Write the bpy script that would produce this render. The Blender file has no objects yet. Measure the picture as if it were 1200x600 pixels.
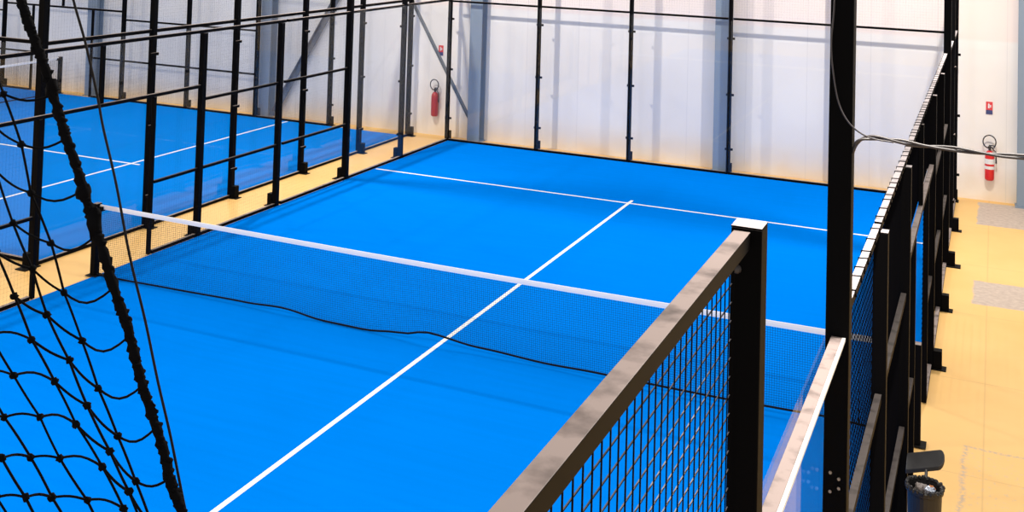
import bpy, math, random
from mathutils import Matrix, Vector
random.seed(4)
C = bpy.context.scene.collection
S = bpy.context.scene

# ------------------------------------------------------------------ camera, world, lights, exposure
cam = bpy.data.cameras.new('camera'); co = bpy.data.objects.new('camera', cam); C.objects.link(co)
R2 = Vector((0.91546829, 0.40138059, 0.02848571)); U2 = Vector((-0.01017244, -0.04768364, 0.99881069))
F = Vector((-0.40226153, 0.91466928, 0.03956984))
M = Matrix((R2, U2, -F)).transposed().to_4x4(); M.translation = Vector((5.6113, -11.0839, 4.7800))
co.matrix_world = M
cam.sensor_fit = 'HORIZONTAL'; cam.sensor_width = 36; cam.lens = 1290.77 * 36 / 1200
cam.shift_x = 0; cam.shift_y = -448.755 / 1200; cam.clip_start = 0.05; cam.clip_end = 200
S.camera = co
S.view_settings.view_transform = 'Standard'; S.view_settings.look = 'None'
S.view_settings.gamma = 1; S.view_settings.use_curve_mapping = False
S.view_settings.exposure = 0.12
w = bpy.data.worlds.new('hall'); S.world = w; w.use_nodes = True
w.node_tree.nodes['Background'].inputs[0].default_value = (1.0, 0.93, 0.86, 1)
w.node_tree.nodes['Background'].inputs[1].default_value = 0.60

def lamp(x, y, z, tx, ty, power, size=0.22):
    l = bpy.data.lights.new('floodlight', 'AREA'); l.shape = 'RECTANGLE'; l.size = size; l.size_y = size * .7
    l.energy = power; l.color = (1.0, 0.915, 0.82)
    o = bpy.data.objects.new('floodlight', l); C.objects.link(o); o.location = (x, y, z)
    o.rotation_euler = (Vector((tx, ty, 0)) - Vector((x, y, z))).to_track_quat('-Z', 'Y').to_euler()
for sx in (-1, 1):
    for sy in (-1, 1):
        lamp(sx * 5.5, sy * 5.9, 6.4, sx * 1.2, sy * 6.8, 335)
for x, y, tx, ty in ((-11.0, -0.3, -11, 4), (-20.0, -0.3, -20, 4), (-11.0, 9.8, -11, 5), (-20, 9.8, -20, 5)):
    lamp(x, y, 6.4, tx, ty, 150)
def fill_lamp(x, y, power):  # unseen overhead area lamps, added to fill the hall with light
    l = bpy.data.lights.new('unseen_fill_lamp', 'AREA'); l.size = 2.5; l.energy = power; l.color = (1, .96, .92)
    o = bpy.data.objects.new('unseen_fill_lamp', l); C.objects.link(o); o.location = (x, y, 8.5)
fill_lamp(8.0, 3.0, 95); fill_lamp(0.0, 0.0, 60)

# ------------------------------------------------------------------ materials
def nodes(name):
    m = bpy.data.materials.new(name); m.use_nodes = True
    nt = m.node_tree; return m, nt, nt.nodes['Principled BSDF']
def N(nt, t, **k):
    n = nt.nodes.new(t)
    for a, b in k.items(): setattr(n, a, b)
    return n
def L(nt, a, b): nt.links.new(a, b)
def mixc(nt, fac, a, b):
    n = N(nt, 'ShaderNodeMix', data_type='RGBA')
    for i, v in ((0, fac), (6, a), (7, b)):
        if hasattr(v, 'links'): L(nt, v, n.inputs[i])
        elif isinstance(v, tuple): n.inputs[i].default_value = (*v, 1)
        else: n.inputs[i].default_value = v
    return n.outputs[2]
def math_(nt, op, a, b=None):
    n = N(nt, 'ShaderNodeMath', operation=op)
    for i, v in enumerate((a, b)):
        if v is None: continue
        if hasattr(v, 'links'): L(nt, v, n.inputs[i])
        else: n.inputs[i].default_value = v
    return n.outputs[0]
def noise(nt, scale, detail=3, vec=None):
    n = N(nt, 'ShaderNodeTexNoise'); n.inputs['Scale'].default_value = scale; n.inputs['Detail'].default_value = detail
    if vec is None:
        g = N(nt, 'ShaderNodeNewGeometry'); vec = g.outputs['Position']
    L(nt, vec, n.inputs['Vector']); return n.outputs['Fac']
def ramp(nt, f, a, b):
    n = N(nt, 'ShaderNodeMapRange'); L(nt, f, n.inputs[0]); n.inputs[1].default_value = a; n.inputs[2].default_value = b
    return n.outputs[0]
def simple(name, col, rough=.5, metal=0, var=0.0, scale=6, spec=.5):
    m, nt, b = nodes(name)
    b.inputs['Roughness'].default_value = rough; b.inputs['Metallic'].default_value = metal
    b.inputs['Specular IOR Level'].default_value = spec
    b.inputs['Base Color'].default_value = (*col, 1)
    f = noise(nt, scale)
    L(nt, mixc(nt, f, tuple(c * (1 - var) for c in col), tuple(min(1, c * (1 + var)) for c in col)), b.inputs['Base Color'])
    return m

def court_mat(name, col):
    m, nt, b = nodes(name)
    b.inputs['Roughness'].default_value = .95; b.inputs['Specular IOR Level'].default_value = 0
    g = N(nt, 'ShaderNodeNewGeometry')
    big = ramp(nt, noise(nt, .35, 4), .35, .65)
    mp = N(nt, 'ShaderNodeMapping'); mp.inputs['Scale'].default_value = (.5, 9, 1); L(nt, g.outputs['Position'], mp.inputs['Vector'])
    streak = ramp(nt, noise(nt, 1.2, 4, mp.outputs[0]), .3, .7)
    f = math_(nt, 'MULTIPLY', math_(nt, 'ADD', big, streak), .5)
    L(nt, mixc(nt, f, tuple(c * .93 for c in col), tuple(c * 1.04 for c in col)), b.inputs['Base Color'])
    return m
m_court = court_mat('blue_turf', (0.0, 0.196, .80))
m_court2 = court_mat('blue_turf_neighbour', (0.0, 0.208, 0.76))
m_line = simple('white_line', (.9, .92, .92), .8, 0, .03)
m_black = None
def black_steel(name, sheen, lo=.7, hi=.95, rough=.5, spec=.025):  # paints upward faces paler, in place of bright reflections on the steel
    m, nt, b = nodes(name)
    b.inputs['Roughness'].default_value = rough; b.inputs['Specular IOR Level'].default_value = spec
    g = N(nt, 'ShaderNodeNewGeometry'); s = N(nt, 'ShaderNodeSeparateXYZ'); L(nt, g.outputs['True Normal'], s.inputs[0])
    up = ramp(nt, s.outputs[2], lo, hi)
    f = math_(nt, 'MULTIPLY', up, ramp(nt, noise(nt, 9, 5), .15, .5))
    L(nt, mixc(nt, f, (.0035, .0035, .004), sheen), b.inputs['Base Color'])
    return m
m_black = black_steel('black_steel', (.32, .27, .255))
m_foot = black_steel('black_steel_foot', (.015, .014, .013))
m_midrail = black_steel('black_steel_faint_sheen', (.085, .075, .072))
m_railtop = black_steel('black_steel_pale_sheen', (.70, .64, .66))
m_neartop = black_steel('black_steel_brown_sheen', (.33, .27, .255), rough=.5, spec=.06)
m_wire = simple('wire', (.004, .004, .005), .9, 0, .1, 3, 0)
m_wire_near = black_steel('wire_sheen', (.27, .26, .29), .45, .65)  # pale upper faces imitate the reflections along the horizontal wires
m_bolt = simple('bolt', (.35, .35, .36), .3, .8)
m_netcord = simple('net_cord', (.006, .007, .012), .8, 0, .1, 5, .1)
m_tape = simple('net_tape', (.95, .95, .94), .7, 0, .04)
m_rope = simple('rope_black', (.004, .004, .005), .9, 0, .3, 60, .05)
m_cable = simple('cable', (.05, .045, .048), .45, 0, .2, 10, .5)
m_steelwire = simple('steel_wire', (.018, .016, .016), .6, 0, .2, 20, .05)
m_column = simple('blue_grey_paint', (.24, .31, .40), .5, 0, .06, 2)
m_brace = simple('grey_paint', (.17, .19, .22), .5, 0, .06, 2)
m_red = simple('extinguisher_red', (.72, .02, .02), .3, 0, .05)
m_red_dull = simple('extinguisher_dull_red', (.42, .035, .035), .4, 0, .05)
m_rubber = simple('rubber', (.03, .03, .035), .6, 0, .1)
m_white = simple('white_plastic', (.85, .85, .85), .5)
m_signred = simple('sign_red', (.75, .06, .07), .5)
m_signblue = simple('sign_navy', (.05, .07, .2), .5)
m_bin = simple('bin_black', (.010, .010, .011), .45, 0, .2)
m_lid = simple('bin_lid_grey', (.022, .022, .024), .5, 0, .2, 20)
m_paper = simple('crumpled_wrapper', (.28, .25, .24), .35, .3, .6, 40)
m_foil = simple('foil', (.55, .62, .75), .25, .6, .3, 40)
m_orange = simple('orange_wrap', (.5, .18, .06), .5, 0, .4, 40)
m_strip = simple('lit_edge_strip', (.9, .9, .88), .5, 0, .04)

def glass_mat():
    m = bpy.data.materials.new('clear_glass'); m.use_nodes = True; nt = m.node_tree; nt.nodes.clear()
    out = N(nt, 'ShaderNodeOutputMaterial'); t = N(nt, 'ShaderNodeBsdfTransparent'); t.inputs[0].default_value = (.985, .985, .985, 1)
    gl = N(nt, 'ShaderNodeBsdfGlossy'); gl.inputs['Roughness'].default_value = .02
    lw = N(nt, 'ShaderNodeLayerWeight'); lw.inputs['Blend'].default_value = .5
    fr = math_(nt, 'ADD', math_(nt, 'MULTIPLY', math_(nt, 'POWER', lw.outputs['Facing'], 5.0), .4), .025)
    mx = N(nt, 'ShaderNodeMixShader'); L(nt, fr, mx.inputs[0]); L(nt, t.outputs[0], mx.inputs[1]); L(nt, gl.outputs[0], mx.inputs[2])
    df = N(nt, 'ShaderNodeBsdfDiffuse'); df.inputs[0].default_value = (.8, .82, .85, 1)
    mx2 = N(nt, 'ShaderNodeMixShader'); mx2.inputs[0].default_value = .006
    L(nt, mx.outputs[0], mx2.inputs[1]); L(nt, df.outputs[0], mx2.inputs[2]); L(nt, mx2.outputs[0], out.inputs[0])
    return m
m_glass = glass_mat()

def floor_mat():
    m, nt, b = nodes('beige_epoxy_floor')
    g = N(nt, 'ShaderNodeNewGeometry'); s = N(nt, 'ShaderNodeSeparateXYZ'); L(nt, g.outputs['Position'], s.inputs[0])
    wob = math_(nt, 'MULTIPLY', math_(nt, 'SUBTRACT', noise(nt, 4, 3), .5), .09)
    X = math_(nt, 'ADD', s.outputs[0], wob); Y = math_(nt, 'ADD', s.outputs[1], wob)
    def sd(x0, x1, y0, y1):      # >0 inside a box
        a = math_(nt, 'MINIMUM', math_(nt, 'SUBTRACT', X, x0), math_(nt, 'SUBTRACT', x1, X))
        c = math_(nt, 'MINIMUM', math_(nt, 'SUBTRACT', Y, y0), math_(nt, 'SUBTRACT', y1, Y))
        return math_(nt, 'MINIMUM', a, c)
    d = math_(nt, 'MAXIMUM', sd(5.38, 7.4, 8.62, 10.22), sd(5.38, 7.2, 4.45, 5.48))
    patch = ramp(nt, d, -.01, .02)
    e = sd(5.40, 7.5, -3.4, .18)
    ring = ramp(nt, math_(nt, 'ABSOLUTE', e), .035, .0)
    ring = math_(nt, 'MULTIPLY', ring, ramp(nt, noise(nt, 28, 3), .40, .55))
    inner = math_(nt, 'MULTIPLY', ramp(nt, e, 0, .03), ramp(nt, noise(nt, 22, 4), .57, .66))
    col = mixc(nt, ramp(nt, noise(nt, .9, 5), .3, .7), (.84, .515, .18), (.89, .58, .22))
    # thin joints in the coating
    def joint(v, period, off):
        f = math_(nt, 'ABSOLUTE', math_(nt, 'SUBTRACT', math_(nt, 'MODULO', math_(nt, 'ADD', v, off), period), period / 2))
        return ramp(nt, f, .012, .0)
    j = math_(nt, 'MAXIMUM', joint(s.outputs[0], 4.0, 40.62 - .18), joint(s.outputs[1], 2.2, 41.1))
    col = mixc(nt, math_(nt, 'MULTIPLY', j, .35), col, (.45, .28, .12))
    grey = mixc(nt, ramp(nt, noise(nt, 14, 4), .3, .7), (.47, .38, .32), (.62, .52, .44))
    col = mixc(nt, patch, col, grey)
    col = mixc(nt, math_(nt, 'MULTIPLY', ring, .75), col, (.42, .36, .33))
    col = mixc(nt, math_(nt, 'MULTIPLY', inner, .35), col, (.55, .45, .36))
    L(nt, col, b.inputs['Base Color'])
    b.inputs['Roughness'].default_value = .5; b.inputs['Specular IOR Level'].default_value = .3
    return m
def wall_mat():
    m, nt, b = nodes('white_sandwich_panel')
    g = N(nt, 'ShaderNodeNewGeometry'); s = N(nt, 'ShaderNodeSeparateXYZ'); L(nt, g.outputs['Position'], s.inputs[0])
    big = ramp(nt, noise(nt, .7, 3), .35, .65)
    col = mixc(nt, big, (.88, .86, .83), (.95, .935, .90))
    top = ramp(nt, s.outputs[2], 2.78, 2.84)
    col = mixc(nt, top, col, (.95, .85, .80))  # pinker upper wall: lighting falloff put into the colour
    dirt = math_(nt, 'MULTIPLY', ramp(nt, s.outputs[2], .62, -.15), ramp(nt, noise(nt, 1.6, 5), .2, .7))
    col = mixc(nt, dirt, col, (.80, .62, .40))
    f = math_(nt, 'ABSOLUTE', math_(nt, 'SUBTRACT', math_(nt, 'MODULO', math_(nt, 'ADD', s.outputs[0], 60.3), 1.15), .575))
    col = mixc(nt, math_(nt, 'MULTIPLY', ramp(nt, f, .012, 0), .25), col, (.5, .5, .52))
    L(nt, col, b.inputs['Base Color']); b.inputs['Roughness'].default_value = .45; b.inputs['Specular IOR Level'].default_value = .3
    return m
m_floor = floor_mat(); m_wall = wall_mat()

# ------------------------------------------------------------------ mesh helpers
class MB:
    def __init__(s): s.v = []; s.f = []
    def box(s, x0, x1, y0, y1, z0, z1):
        n = len(s.v)
        s.v += [(x, y, z) for z in (z0, z1) for y in (y0, y1) for x in (x0, x1)]
        s.f += [tuple(n + i for i in q) for q in ((0, 2, 3, 1), (4, 5, 7, 6), (0, 1, 5, 4), (2, 6, 7, 3), (0, 4, 6, 2), (1, 3, 7, 5))]
    def tube(s, pts, r, seg=6, caps=True):
        pts = [Vector(p) for p in pts]; n0 = len(s.v); k = len(pts)
        up = None
        for i, p in enumerate(pts):
            t = (pts[min(i + 1, k - 1)] - pts[max(i - 1, 0)]).normalized()
            if up is None:
                up = Vector((0, 0, 1)) if abs(t.z) < .9 else Vector((1, 0, 0))
            a = t.cross(up).normalized(); up = a.cross(t).normalized()
            rr = r[i] if isinstance(r, (list, tuple)) else r
            for j in range(seg):
                an = 2 * math.pi * j / seg + math.pi / seg
                s.v.append(tuple(p + a * math.cos(an) * rr + up * math.sin(an) * rr))
        for i in range(k - 1):
            for j in range(seg):
                a = n0 + i * seg + j; b = n0 + i * seg + (j + 1) % seg
                s.f.append((a, b, b + seg, a + seg))
        if caps:
            s.f.append(tuple(n0 + j for j in reversed(range(seg)))); s.f.append(tuple(n0 + (k - 1) * seg + j for j in range(seg)))
    def lathe(s, prof, c, seg=20, axis='z'):
        n0 = len(s.v)
        for r, h in prof:
            for j in range(seg):
                a = 2 * math.pi * j / seg
                if axis == 'z': s.v.append((c[0] + r * math.cos(a), c[1] + r * math.sin(a), c[2] + h))
                else: s.v.append((c[0] + r * math.cos(a), c[1] + h, c[2] + r * math.sin(a)))
        for i in range(len(prof) - 1):
            for j in range(seg):
                a = n0 + i * seg + j; b = n0 + i * seg + (j + 1) % seg
                s.f.append((a, b, b + seg, a + seg))
    def blob(s, c, r, jit=.2, seg=8, rings=5, sq=(1, 1, 1)):
        n0 = len(s.v)
        for i in range(rings + 1):
            ph = math.pi * i / rings
            for j in range(seg):
                a = 2 * math.pi * j / seg; q = r * (1 + random.uniform(-jit, jit)) if 0 < i < rings else r
                s.v.append((c[0] + sq[0] * q * math.sin(ph) * math.cos(a), c[1] + sq[1] * q * math.sin(ph) * math.sin(a), c[2] + sq[2] * q * math.cos(ph)))
        for i in range(rings):
            for j in range(seg):
                a = n0 + i * seg + j; b = n0 + i * seg + (j + 1) % seg
                s.f.append((a, a + seg, b + seg, b))
    def build(s, name, mat, parent=None, bevel=0, smooth=False):
        me = bpy.data.meshes.new(name); me.from_pydata(s.v, [], s.f); me.update(); me.materials.append(mat)
        if smooth:
            for p in me.polygons: p.use_smooth = True
        o = bpy.data.objects.new(name, me); C.objects.link(o)
        if parent is not None:
            o.parent = parent; o.matrix_parent_inverse = Matrix.Translation(-parent.location)
        if bevel:
            bv = o.modifiers.new('bevel', 'BEVEL'); bv.width = bevel; bv.segments = 2; bv.limit_method = 'ANGLE'
        return o
def tag(o, label, cat, group=None):
    o['label'] = label; o['category'] = cat
    if group: o['group'] = group
    return o
def thing(name, label, cat, loc, group=None):
    o = bpy.data.objects.new(name, None); C.objects.link(o); o.location = loc; o.empty_display_size = .1
    return tag(o, label, cat, group)
def struct(o): o['kind'] = 'structure'; return o

# ------------------------------------------------------------------ structure
b = MB(); b.box(-30, 13, -14, 10.9, -.2, 0); struct(b.build('floor', m_floor))
b = MB(); b.box(-30, 13, 10.4, 10.6, 0, 9); struct(b.build('wall_far', m_wall))

def column(x, label):
    b = MB(); y0, y1 = 10.13, 10.395; h = .14
    b.box(x - h, x + h, y0, y0 + .02, 0.02, 8.9); b.box(x - h, x + h, y1 - .02, y1, 0.02, 8.9)
    b.box(x - .01, x + .01, y0 + .02, y1 - .02, 0.02, 8.9)
    t = thing('steel_column', label, 'column', (x, (y0 + y1) / 2, 0), 'blue-grey steel columns along the far wall')
    b.build('column_shaft', m_column, t, .004)
    b = MB(); b.box(x - .17, x + .17, y0 - .03, y1, 0, .02); b.build('base_plate', m_column, t)
column(-15.12, 'blue-grey steel column on far wall, leftmost, behind the neighbouring court net post')
column(-9.83, 'blue-grey steel column on far wall beside the foot of the wide diagonal brace')
column(-4.45, 'blue-grey steel column right of the hazy red extinguisher behind the far left court corner')
column(.81, 'blue-grey steel column behind the middle of the far glass wall')
column(6.14, 'blue-grey steel column at right picture edge beside the bright red extinguisher')

def brace(name, p, q, wd, label):
    p = Vector(p); q = Vector(q); d = (q - p).normalized(); n = Vector((-d.z, 0, d.x)) * wd / 2
    b = MB(); y0, y1 = p.y - .012, p.y + .012
    def bar(a, c, e, f):
        n0 = len(b.v)
        for yy in (e, f):
            for k in (p + a, q + a, q + c, p + c): b.v.append((k.x, yy, k.z))
        b.f.extend([(n0, n0 + 1, n0 + 2, n0 + 3), (n0 + 7, n0 + 6, n0 + 5, n0 + 4)] + [(n0 + (i + 1) % 4, n0 + i, n0 + 4 + i, n0 + 4 + (i + 1) % 4) for i in range(4)])
    bar(n, -n, y0, y1)
    bar(n, n * .8, y0 - wd * .6, y0)      # the standing leg of the angle
    tag(b.build(name, m_brace), label, 'brace')
brace('diagonal_brace', (-9.60, 10.28, .12), (-7.05, 10.28, 4.45), .13, 'wide grey diagonal brace rising right from the column foot on far wall')
brace('diagonal_brace', (-4.51, 10.28, .30), (-6.70, 10.28, 3.9), .055, 'thin grey diagonal brace crossing beside the extinguisher behind the far left court corner')

# ------------------------------------------------------------------ courts
def court(name, x0, x1, y0, y1, along, lab, mat):
    b = MB(); b.box(x0, x1, y0, y1, 0, .012)
    o = tag(b.build(name, mat), lab, 'court')
    cx, cy = (x0 + x1) / 2, (y0 + y1) / 2; z0, z1 = .012, .0145
    for s in (-1, 1):
        b = MB()
        if along == 'y': b.box(x0 + .03, x1 - .03, cy + s * 6.95 - .026, cy + s * 6.95 + .026, z0, z1)
        else: b.box(cx + s * 6.95 - .026, cx + s * 6.95 + .026, y0 + .03, y1 - .03, z0, z1)
        b.build('service_line', m_line, o)
    b = MB()
    if along == 'y': b.box(cx - .026, cx + .026, cy - 7.15, cy + 7.15, z0, z1 + .0008)
    else: b.box(cx - 7.15, cx + 7.15, cy - .026, cy + .026, z0, z1 + .0008)
    b.build('centre_line', m_line, o)
court('court_surface', -4.95, 4.95, -9.95, 9.95, 'y', 'bright blue court turf with white lines filling the middle of the view', m_court)
court('court_surface', -25.90, -6.0, .05, 9.95, 'x', 'blue turf of the neighbouring court at upper left beyond the beige strip', m_court2)

# ------------------------------------------------------------------ fences
def wires(b, P, u0, u1, z0, z1, off, r, pitch=.05):
    """grid of welded wires; P(u, off, z) maps to world"""
    n = max(1, round((u1 - u0) / pitch))
    for i in range(n + 1):
        u = u0 + (u1 - u0) * i / n
        b.tube([P(u, off, z0), P(u, off, z1)], r, 4, False)
    n = max(1, round((z1 - z0) / pitch))
    for i in range(n + 1):
        z = z0 + (z1 - z0) * i / n
        b.tube([P(u0, off - 2 * r, z), P(u1, off - 2 * r, z)], r, 4, False)
def pbox(P, u0, u1, o0, o1, z0, z1):
    a = P(u0, o0, z0); c = P(u1, o1, z1); b = MB()
    b.box(min(a[0], c[0]), max(a[0], c[0]), min(a[1], c[1]), max(a[1], c[1]), z0, z1); return b
def post(P, u, h, root, a=.042, clamps=(), z0=.0, bracket=True, name='post', mat=None, bolt=False):
    p = pbox(P, u - a, u + a, -a, a, z0 + .01, h).build(name, mat or m_black, root, .004)
    b = pbox(P, u - a, u + a, -a, a, h + .0005, h + .005)
    b.build('post_cap', m_railtop, p)  # pale colour stands for the light on the post top
    if bracket:
        bb = pbox(P, u - .05, u + .05, a + .001, a + .085, .01, .20); bb.build('foot_bracket', m_foot, p, .003)
        bb = pbox(P, u - .07, u + .07, -a, a + .13, 0.0, .0095); bb.build('base_plate', m_foot, p)
    if bolt:
        q = P(u - a, -.024, 3.84); bb = MB(); bb.lathe([(0, -.014), (.009, -.012), (.013, -.005), (.013, 0)], q, 12, 'y'); bb.build('bolt', m_cable, p)
    for z in clamps:
        b = pbox(P, u - .075, u + .075, a - .010, a + .016, z - .022, z + .022); b.build('glass_clamp', m_black, p, .004)
    return p
CL = (.47, 1.5, 2.57)
def rail(P, u0, u1, z, root, h=.045, mat=None, name='top_rail', o=.024, gap=.051, sh=0.0):
    return pbox(P, u0 + gap, u1 - gap, -o + sh, o + sh, z - h, z).build(name, mat or m_black, root, .0015)
def glass(P, u0, u1, z0, z1, root, off=-.056, strip=False):
    g = pbox(P, u0 + .012, u1 - .012, off, off + .010, z0, z1).build('glass_panel', m_glass, root)
    if strip:
        pbox(P, u0 + .03, u1 - .03, off + .0775, off + .092, z1 + .001, z1 + .015).build('edge_strip', m_strip, g)  # white strip added in place of the lit glass edge
    return g
def mesh_panel(P, u0, u1, z0, z1, root, r=.0004, mat=None, pitch=.05, off=.0, ties=False):
    b = MB(); wires(b, P, u0 + .055, u1 - .055, z0, z1, off, r, pitch)
    if ties:             # wire ties bent over the top rail every fourth mesh
        u = u0 + .12
        while u < u1 - .06:
            k = .028 + random.uniform(-.006, .01)
            b.tube([P(u, off, z1 - .03), P(u, -.045, 2.96), P(u, -.044, 3.003), P(u + .012, .004, 3.003), P(u + .012, .005, 2.97)], .0042, 5)
            u += .2 + random.uniform(-.07, .07)
    return b.build('mesh_panel', mat or m_wire, root)

def side_fence(P, root, vis=(-10, 10), skip=(), shift={}, near=False, pale=False, edge_brace=True):
    """padel side fence: glass for four metres at each end, welded mesh and a doorway between"""
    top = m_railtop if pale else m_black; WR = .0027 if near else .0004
    ok = lambda a, b_: a >= vis[0] - .01 and b_ <= vis[1] + .01
    for u, h, a, cl in ((-10, 4, .042, CL), (-8, 4, .042, CL), (-4, 3, .042, ()), (-2, 3, .042, ()), (2, 3, .042, ()), (4, 3, .042, ()), (8, 4, .042, CL), (10, 4, .042, CL)):
        if u in skip or not ok(u, u): continue
        post(P, u + shift.get(u, 0), {4: 3.95, 3: 2.945}[h], root, a, cl, bolt=(near and u == -8))
    for u in (-1, 1):
        if ok(u, u): post(P, u, 2.2 - .045, root, .025, bracket=False, name='door_post')
    if ok(0, 0): pbox(P, -.03, .03, -.02, .02, 2.205, 2.95).build('lintel_post', m_black, root)
    for a, c in ((-10, -8), (-8, -6), (6, 8), (8, 10)):
        if not ok(a, c): continue
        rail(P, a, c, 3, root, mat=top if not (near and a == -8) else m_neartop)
        glass(P, a + (.06 if a == -10 else 0), c - (.06 if c == 10 else 0), .06, 2.985, root, strip=(near and a == -8))
        rail(P, a, c, .05, root, name='bottom_rail')
        if abs(a + c) == 18:
            isn = near and a < 0
            rail(P, a, c, 3.945, root, mat=m_neartop if isn else m_black, h=.045, sh=-.010, o=.023)
            mesh_panel(P, a, c, 3.01, 3.90, root, mat=m_wire_near if isn else m_wire, off=-.030, r=.0021 if isn else .0004)
    for a, c in ((-6, -4), (-4, -2), (2, 4), (4, 6)):
        if not ok(a, c): continue
        rail(P, a, c, 3, root, mat=top, gap=.0505 if a in (-6, 4) or c in (-4, 6) else 0.0005, sh=-.02, o=.021); rail(P, a, c, 2, root, .04, mat=m_midrail, name='middle_rail', o=.02); rail(P, a, c, 1, root, .04, mat=m_midrail, name='middle_rail', o=.02)
        rail(P, a, c, .05, root, name='bottom_rail')
        mesh_panel(P, a, c, .06, 2.95, root, off=-.030, r=WR, ties=pale)
    for a, c in ((-2, -1), (1, 2)):
        if not ok(a, c): continue
        rail(P, a, c, 1, root, .04, mat=m_midrail, name='middle_rail', o=.02); rail(P, a, c, .05, root, name='bottom_rail')
        mesh_panel(P, a, c, .06, 2.15, root, off=-.030, r=WR)
    if ok(-2, 2):
        rail(P, -2, 2, 3, root, mat=top, gap=.0005, sh=-.02, o=.021); rail(P, -2, 2, 2.2, root, name='lintel')
        mesh_panel(P, -2, 2, 2.205, 2.95, root, off=-.030, r=WR, ties=pale)

def mast(x, y, label, a=.05, outward=(1, 0), h=6.3):
    t = thing('light_mast', label, 'mast', (x, y, 0), 'tall black light masts')
    P = lambda u, o, z: (x + outward[0] * o + outward[1] * u, y + outward[1] * o + outward[0] * u, z)
    pbox(P, -a, a, -a, a, .013, h).build('pole', m_black, t, .005)
    pbox(P, -.09, .09, -a, a + .16, 0.0, .0125).build('base_plate', m_foot, t)
    pbox(P, -.05, .05, a + .001, a + .085, .013, .20).build('foot_bracket', m_foot, t, .003)
    return t, P

PR = lambda u, o, z: (5 + o, u, z)                 # own right side
PL = lambda u, o, z: (-5 - o, u, z)                # own left side
PE = lambda u, o, z: (u, 10 + o, z)                # own far end
PN = lambda u, o, z: (-5.95 - o * -1 * -1, u, z)   # neighbouring end wall (outer side towards +x)
PN = lambda u, o, z: (-5.95 + o, u, z)
PF = lambda u, o, z: (-15.95 - u, 10 + o, z)       # neighbouring far side
PB = lambda u, o, z: (-5.95 - u, -o, z)            # neighbouring near side

t = thing('side_fence', 'black mesh and glass court fence running away along the right side', 'fence', (5, 0, 0))
side_fence(PR, t, skip=(10,), near=True, pale=True)
mt, P = mast(5, -6, 'tall thick black mast rising in the right foreground, cable hanging from it', .05)
# round bolts on the mast
for dy, dz in ((-.018, 2.42), (.018, 2.40), (-.018, 2.34), (.018, 2.36)):
    b = MB(); b.lathe([(0, -.006), (.007, -.006), (.007, 0), (0, 0)], (5 + dy, -6.051, dz), 8, 'y'); b.build('bolt', m_bolt, mt)
mast(5, 6, 'tall black mast far along the right fence, near the far glass corner', .05)
t = thing('side_fence', 'black mesh fence with doorway along the left side of the main court', 'fence', (-5, 0, 0))
side_fence(PL, t, vis=(-6, 10), skip=(10,), shift={4: -.08})
mast(-5, 6, 'tall black mast in the left fence of the main court, foot at turf edge', .05, (-1, 0))

# far end, glass with mesh above
t = thing('end_fence', 'glass end wall with black posts behind the far blue baseline', 'fence', (0, 10, 0))
for u in (-5, -2.95, -.98, 1, 3, 5):
    post(PE, u, 4.0, t, .036, CL)
for a, c in ((-5, -2.95), (-2.95, -.98), (-.98, 1), (1, 3), (3, 5)):
    rail(PE, a, c, 2.97, t, .04); rail(PE, a, c, 4, t, .04); rail(PE, a, c, .05, t, name='bottom_rail')
    glass(PE, a + (.07 if a == -5 else 0), c - (.07 if c == 5 else 0), .06, 2.92, t); mesh_panel(PE, a, c, 2.98, 3.95, t)

# neighbouring court
t = thing('end_fence', 'glass end wall of the neighbouring court with tall posts, along the beige strip', 'fence', (-5.95, 5, 0))
for u in (2, 4, 6, 8, 10):
    post(PN, u, 4.0, t, .042, CL)
for a, c in ((0, 2), (2, 4), (4, 6), (6, 8), (8, 10)):
    rail(PN, a - (.1 if a == 0 else 0), c, 2.94, t, .05); rail(PN, a, c, 4, t, .04); rail(PN, a - (.1 if a == 0 else 0), c, .05, t, name='bottom_rail')
    glass(PN, a, c, .06, 2.88, t, off=-.06); mesh_panel(PN, a, c, 2.96, 3.95, t)
mast(-5.95, -.10, 'thick black corner mast of the neighbouring court behind the hanging rope net at far left', .05, (0, -1))
t = thing('side_fence', 'black mesh fence of the neighbouring court standing against the far wall', 'fence', (-15.95, 10, 0))
side_fence(PF, t, vis=(-8, 4), skip=(-10,))
for u, h in ((-6, 4),): post(PF, u, 4, t, .042)
t = thing('side_fence', 'black framed glass side wall of the neighbouring court at extreme left edge', 'fence', (-7.95, 0, 0))
post(PB, 2, 4, t, .042, CL); post(PB, 4, 4, t, .042, CL)
for a, c in ((0, 2), (2, 4)):
    if a == 0: a2 = .0
    rail(PB, a + (.02 if a == 0 else 0), c, 2.94, t, .05); rail(PB, a + (.02 if a == 0 else 0), c, .05, t, name='bottom_rail'); glass(PB, a + (.06 if a == 0 else 0), c, .06, 2.88, t, off=.05)

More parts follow.
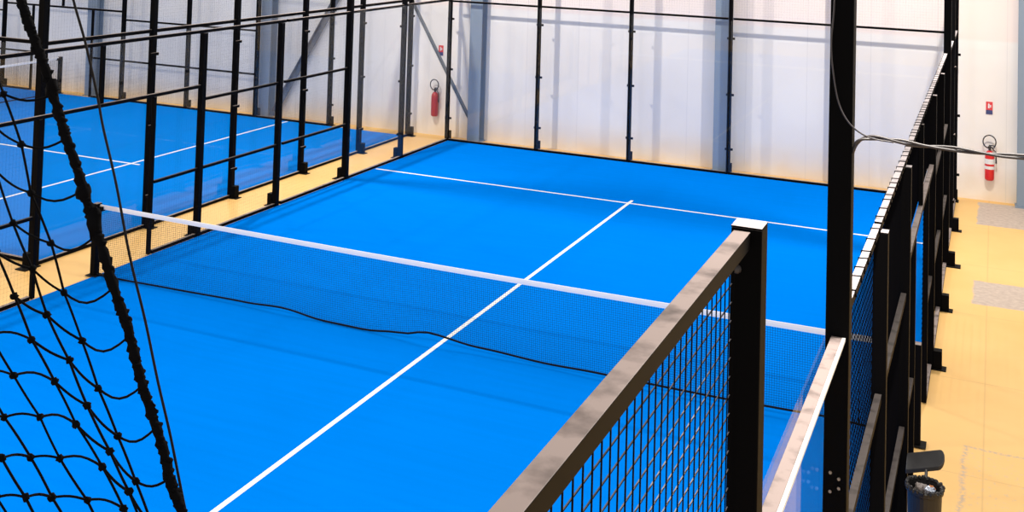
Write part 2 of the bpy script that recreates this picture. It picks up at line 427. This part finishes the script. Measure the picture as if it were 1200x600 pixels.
# ------------------------------------------------------------------ nets
def lerp_tab(tab, x):
    for (x0, z0), (x1, z1) in zip(tab, tab[1:]):
        if x <= x1:
            k = max(0, (x - x0) / (x1 - x0)); k = k * k * (3 - 2 * k); return z0 + (z1 - z0) * k
    return tab[-1][1]
BOT = [(-5, .027), (-4.57, .027), (-3.74, .036), (-2.6, .05), (-2.08, .075), (-1.48, .028), (-.95, .027), (-.45, .07), (-.14, .13), (.5, .075), (1.3, .05), (1.87, .065), (3.2, .07), (3.7, .08), (4.2, .09), (5, .05)]
def top_z(x): return .862 + .028 * (abs(x) / 5) ** 1.5
def padel_net(P, label, bot, cord, pitch, lo=-4.93, hi=4.93):
    c = P(0, 0, 0); t = thing('court_net', label, 'net', (c[0], c[1], 0))
    b = MB(); n = round((hi - lo) / pitch)
    wob = lambda x, k: .012 * math.sin(x * 1.7 + 3 * k) * (1 - k)
    for i in range(n + 1):
        x = lo + (hi - lo) * i / n; z0 = bot(x); z1 = top_z(x) - .02
        b.tube([P(x, wob(x, 0), z0), P(x, wob(x, .5), (z0 + z1) / 2), P(x, 0, z1)], cord, 4, False)
    rows = 34
    for k in range(1, rows):
        pts = []
        for i in range(41):
            x = lo + (hi - lo) * i / 40; z0 = bot(x); z1 = top_z(x) - .02
            pts.append(P(x, wob(x, k / rows), z0 + (z1 - z0) * k / rows))
        b.tube(pts, cord, 4, False)
    b.build('net_mesh', m_netcord, t)
    b = MB(); b.tube([P(lo + (hi - lo) * i / 80, wob(lo + (hi - lo) * i / 80, 0), bot(lo + (hi - lo) * i / 80)) for i in range(81)], .0115, 6); b.build('bottom_cord', m_netcord, t)
    b = MB(); N_ = 40
    for i in range(N_ + 1):
        x = lo + (hi - lo) * i / N_; z = top_z(x)
        for o, dz in ((-.006, -.027), (.006, -.027), (.008, 0), (.006, .027), (-.006, .027), (-.008, 0)): b.v.append(P(x, o, z + dz))
    for i in range(N_):
        for j in range(6):
            a = i * 6 + j; c2 = i * 6 + (j + 1) % 6; b.f.append((a, c2, c2 + 6, a + 6))
    b.f.append((5, 4, 3, 2, 1, 0)); b.f.append(tuple(N_ * 6 + j for j in range(6)))
    b.build('net_tape', m_tape, t)
    for s in (-1, 1):
        p = pbox(P, s * 4.985 - .04, s * 4.985 + .04, -.045, .045, .016, .93).build('net_post', m_black, t, .008)
        pbox(P, s * 4.985 - .09, s * 4.985 + .09, -.08, .08, .0125, .0158).build('base_plate', m_foot, p)
        pbox(P, s * 4.90 - .03, s * 4.90 + .03, -.03, .03, .84, .90).build('tension_winch', m_black, p, .005)
    return t
padel_net(lambda u, o, z: (u, o, z), 'black court net with white top tape stretched across the main court', lambda x: lerp_tab(BOT, x), .0013, .024)
padel_net(lambda u, o, z: (-15.95 + o, 5 + u, z), 'distant net with white tape on the neighbouring court at top left', lambda x: .03, .002, .05)

# ------------------------------------------------------------------ things on the far wall
def extinguisher(x, z, label, mat, gauge):
    t = thing('fire_extinguisher', label, 'fire extinguisher', (x, 10.32, z), 'fire extinguishers on the far wall')
    b = MB(); b.lathe([(0, 0), (.055, 0), (.075, .02), (.078, .05), (.078, .42), (.070, .47), (.045, .505), (.025, .52), (0, .52)], (x, 10.31, z), 20)
    c = b.build('cylinder', mat, t, smooth=True)
    b = MB(); b.lathe([(.0785, .20), (.0795, .20), (.0795, .38), (.0785, .38)], (x, 10.31, z), 20); b.build('instruction_label', m_white if gauge else m_red_dull, c)
    b = MB(); b.lathe([(.0802, .255), (.0806, .255), (.0806, .29), (.0802, .29)], (x, 10.31, z), 20); b.build('label_stripe', mat, c)
    b = MB(); b.lathe([(.022, .52), (.022, .56), (.03, .56), (.03, .59), (0, .60)], (x, 10.31, z), 12); b.build('valve', m_rubber, t)
    b = MB(); b.box(x - .015, x + .07, 10.295, 10.325, z + .60, z + .615); b.box(x - .015, x + .08, 10.295, 10.325, z + .565, z + .58); b.build('handle', m_rubber, t)
    # hose loops up in a ring above the bottle and comes down its side
    pts = []
    for k in range(25):
        a = math.radians(-75 - 330 * k / 24 + 0)
        pts.append((x - .005 + .105 * math.cos(a), 10.30 - .0015 * k, z + .655 + .115 * math.sin(a) + .02))
    b = MB(); b.tube(pts, .011, 6)
    b.tube([(x + .04, 10.29, z + .57), (x + .10, 10.28, z + .50), (x + .105, 10.28, z + .38)], .010, 6); b.build('hose', m_rubber, t, smooth=True)
    b = MB(); b.lathe([(0, 0), (.016, 0), (.011, .07), (0, .07)], (x + .105, 10.28, z + .31), 8); b.build('nozzle', m_rubber, t)
    b = MB(); b.box(x - .03, x + .03, 10.385, 10.3995, z + .2, z + .45); b.build('wall_bracket', m_rubber, t)
extinguisher(5.56, .38, 'bright red fire extinguisher on the wall at the right edge, under the grey cable', m_red, True)
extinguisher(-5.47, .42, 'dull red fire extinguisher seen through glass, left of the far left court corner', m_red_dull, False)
def sign(x, z, label):
    t = thing('extinguisher_sign', label, 'sign', (x, 10.395, z), 'small signs above the extinguishers')
    b = MB(); b.box(x - .055, x + .055, 10.390, 10.3995, z, z + .22); p = b.build('sign_panel', m_signred, t)
    b = MB(); b.box(x - .055, x + .055, 10.388, 10.3898, z, z + .075); b.build('navy_band', m_signblue, p)
    b = MB(); b.box(x - .022, x + .004, 10.388, 10.3898, z + .105, z + .18); b.box(x - .014, x - .004, 10.388, 10.3898, z + .18, z + .195); b.box(x + .012, x + .03, 10.388, 10.3898, z + .12, z + .165)
    b.build('pictogram', m_white, p)
sign(5.545, 1.52, 'small red and navy sign on the wall above the bright red extinguisher')
sign(-5.40, 1.72, 'small red sign above the dull extinguisher by the far left court corner')

# ------------------------------------------------------------------ litter bin outside the right fence
bx, by = 5.185, -2.40
t = thing('litter_bin', 'black litter bin with raised grey lid standing outside the right fence', 'bin', (bx, by, 0))
b = MB(); b.lathe([(0, .0), (.095, .0), (.10, .01), (.118, .72), (.130, .73), (.130, .76), (.115, .76), (.112, .72), (.095, .06), (0, .06)], (bx, by, 0), 28); b.build('bin_body', m_bin, t, smooth=False)
b = MB()
for k in range(26):      # rim of a bag folded over the edge
    a = 2 * math.pi * k / 26
    b.blob((bx + .122 * math.cos(a), by + .122 * math.sin(a), .757 + random.uniform(-.006, .006)), .017, .3, 6, 4)
b.build('bag_rim', m_bin, t)
# lid: a slab with rounded end, hinged at the back of the rim and leaning over
b = MB(); out = []
for k in range(9): 
    a = -math.pi / 2 + math.pi * k / 8; out.append((.10 + .04 * math.cos(a), .055 * math.sin(a)))
out += [(-.14, .055), (-.14, -.055)]
n = len(out); th = math.radians(18)
for zz in (0, .035):
    for u, v in out:
        b.v.append((bx - .01 + u * math.cos(th), by + .26 + v * 1.3, .80 + u * math.sin(th) + v * .55 + zz))
b.f += [tuple(reversed(range(n))), tuple(range(n, 2 * n))] + [(i, (i + 1) % n, n + (i + 1) % n, n + i) for i in range(n)]
b.build('lid', m_lid, t, .006)
b = MB(); b.tube([(bx, by + .122, .70), (bx, by + .20, .79)], .012, 8); b.build('hinge', m_bin, t)
for i, (dx, dy, dz, r, mt_, lab) in enumerate((
        (-.03, .04, .72, .038, m_paper, 'crumpled grey wrapper lying in the litter bin, at its left'),
        (.040, -.012, .735, .034, m_foil, 'shiny bluish foil ball on top of the litter in the bin'),
        (.045, .06, .725, .022, m_orange, 'orange-brown wrapper at the right inside the bin'),
        (-.015, -.075, .72, .024, m_orange, 'orange-brown wrapper at the front inside the bin'),
        (-.065, -.03, .715, .022, m_paper, 'small grey wrapper at the front left inside the bin'))):
    b = MB(); b.blob((bx + dx, by + dy, dz), r, .35, 9, 6, (1.2, 1, .8)); tag(b.build('crumpled_wrapper', mt_), lab, 'litter', 'litter in the bin')
b = MB(); b.blob((bx, by, .61), .095, .08, 14, 6, (1, 1, .55)); tag(b.build('litter_heap', m_paper), 'heap of grey litter filling the bin below the wrappers', 'litter')

# ------------------------------------------------------------------ cables at the mast
def bez(pts, n=6):       # Catmull-Rom
    P_ = [Vector(p) for p in pts]; o = []
    for i in range(len(P_) - 1):
        a, b_, c, d = P_[max(i - 1, 0)], P_[i], P_[i + 1], P_[min(i + 2, len(P_) - 1)]
        for k in range(n):
            s = k / n; o.append(.5 * ((2 * b_) + (c - a) * s + (2 * a - 5 * b_ + 4 * c - d) * s * s + (3 * b_ - a - 3 * c + d) * s ** 3))
    o.append(P_[-1]); return o
yb = -6.07
path = [(4.978, yb, 5.6), (4.972, yb, 4.9), (4.968, yb, 4.45), (4.958, yb, 4.27), (4.968, yb, 4.14), (4.995, yb, 4.005), (5.045, yb, 3.92), (5.12, yb + .01, 3.872), (5.22, -6.04, 3.858)]
b = MB(); b.tube(bez(path), .0035, 6); tag(b.build('hanging_cable', m_cable, smooth=True), 'thin dark cable looping down the front of the tall right mast', 'cable')
run = [(5.052, -6.03, 3.79), (5.066, -6.04, 3.835), (5.10, -6.04, 3.862), (5.16, -6.03, 3.868), (5.24, -6.02, 3.862), (5.33, -6.01, 3.851), (5.45, -6, 3.849), (5.58, -6, 3.843), (5.73, -6, 3.846), (6.1, -6, 3.86), (6.8, -6, 3.95), (7.6, -6, 4.15)]
c = bez(run, 8); t = thing('twisted_cable', 'dark twisted cable running right from the tall mast across the extinguisher', 'cable', (5.052, -6.03, 3.79))
for s in range(2):
    pts = []
    for i, p in enumerate(c):
        a = i * .22 + s * math.pi; r = .0065 if i > 3 else .002
        pts.append(p + Vector((0, math.cos(a) * r, math.sin(a) * r)))
    b = MB(); b.tube(pts, .0062, 6); b.build('strand', m_cable, t, smooth=True)

# ------------------------------------------------------------------ rope net hanging in the left foreground (plane y = -10)
def W(x, y, dy=0.0):
    d = F * 1290.77 + R2 * (x - 600) - U2 * (y - 300 + 448.755)
    t_ = (-10 + dy - M.translation.y) / d.y
    return M.translation + d * t_
# knots per length-wise cord, in rows of the netting: each list runs down one cord
rows = {}
L1 = {-2: (4, 110), -1: (25, 169), 0: (36, 226), 1: (60, 285), 2: (75, 343), 3: (96, 399), 4: (115, 455), 5: (138, 511), 6: (159, 564), 7: (178, 615), 8: (196, 665)}
L2 = {0: (-5, 200), 1: (15, 261), 2: (38, 315), 3: (55, 369), 4: (81, 422), 5: (102, 475), 6: (129, 529), 7: (151, 576), 8: (170, 622)}
L3 = {2: (-5, 295), 3: (17, 347), 4: (37, 398), 5: (64, 447), 6: (89, 497), 7: (120, 547), 8: (145, 596), 9: (165, 640)}
L4 = {4: (-12, 392), 5: (16, 440), 6: (47, 489), 7: (70, 537), 8: (102, 586), 9: (126, 632)}
L5 = {5: (-25, 440), 6: (5, 489), 7: (36, 536), 8: (61, 583), 9: (88, 630)}
L6 = {6: (-32, 489), 7: (2, 537), 8: (30, 583), 9: (55, 630)}
L7 = {7: (-35, 537), 8: (-4, 583), 9: (24, 630)}
border_att = {-2: (60, 112), -1: (73, 165), 0: (94, 225), 1: (108, 280), 2: (131, 339), 3: (149, 396), 4: (167, 452), 5: (182, 502), 6: (198, 561), 7: (216, 612)}
cords = [L1, L2, L3, L4, L5, L6, L7]
def depth(i, r): return .035 * math.sin(i * 1.3 + r * .5) - .01 * i
t = thing('rope_net', 'black knotted rope net with thick edge rope hanging in the left foreground', 'net', tuple(W(212, 597)))
b = MB(); kn = b
def strand(p, q, sag, r=.0016):
    p = Vector(p); q = Vector(q); ln = (q - p).length; o = []
    for k in range(7):
        s = k / 6; v = p.lerp(q, s); v.z -= math.sin(math.pi * s) * sag * ln; o.append(v)
    b.tube(o, r, 6, False)
for i, c in enumerate(cords):
    ks = sorted(c)
    for r in ks:
        kn.blob(W(*c[r], depth(i, r)), .0046, .25, 8, 6, (1.15, 1, 1))
        if r + 1 in c: strand(W(*c[r], depth(i, r)), W(*c[r + 1], depth(i, r + 1)), .02 * (1 if i % 2 else -1))
        if i == 0:
            if r in border_att: strand(W(*c[r], depth(i, r)), W(*border_att[r]), .13)
        elif r in cords[i - 1]: strand(W(*c[r], depth(i, r)), W(*cords[i - 1][r], depth(i - 1, r)), .05 if i < 3 else -.07)
for r in (-3,):
    strand(W(-15, 50), W(4, 110, depth(0, -2)), .02); strand(W(-14, 140), W(25, 169, depth(0, -1)), .05)
    strand(W(4, 110, depth(0, -2)), W(-20, 118), .05); strand(W(-5, 200, depth(1, 0)), W(-24, 150), .02)
b.build('net_cords', m_rope, t, smooth=True)
edge = [(18, -40), (25, 0), (32, 22), (41, 48), (50, 72), (60, 102), (71, 140), (77, 160), (88, 190), (98, 222), (106, 247), (113, 270), (122, 298), (136, 345), (148, 377), (159, 420), (166, 447), (171, 465), (181, 494), (191, 525), (198, 555), (206, 580), (213, 598), (228, 640), (240, 680)]
pts = bez([W(*p) for p in edge], 10)
b = MB()
core = [.0058 + .0008 * math.sin(i * .9) for i in range(len(pts))]
b.tube(pts, core, 8)
for s in range(3):       # hairy strands wound round the core
    o = []
    for i, p in enumerate(pts):
        a = i * .8 + s * 2.094 + random.uniform(-.6, .6); rr = .0042 + random.uniform(-.0022, .0018)
        o.append(p + Vector((math.cos(a) * rr, math.sin(a * 1.0) * rr, math.sin(a) * rr * .4)))
    b.tube(o, [.0028 + random.uniform(-.0005, .0008) for _ in o], 6)
b.build('edge_rope', m_rope, t, smooth=True)
b = MB(); b.blob(W(99, 226), .0095, .25, 10, 6, (1, 1, 1.3)); b.build('rope_knot', m_rope, t, smooth=True); b = MB(); b.blob(W(111, 262), .0095, .25, 10, 6, (1, 1, 2.2)); b.build('rope_knot', m_rope, t, smooth=True); b = MB(); b.blob(W(61, 105), .008, .25, 9, 6, (1, 1, 1.8)); b.build('rope_knot', m_rope, t, smooth=True)
wire = [(78, -40), (86, 0), (100, 50), (114, 112), (121, 150), (136, 215), (152, 300), (170, 375), (185, 447), (200, 512), (217, 597), (232, 660)]
b = MB(); b.tube(bez([W(*p, .012) for p in wire], 6), .0017, 6); tag(b.build('steel_wire', m_steelwire, smooth=True), 'thin grey steel wire hanging beside the thick edge rope at left', 'wire')
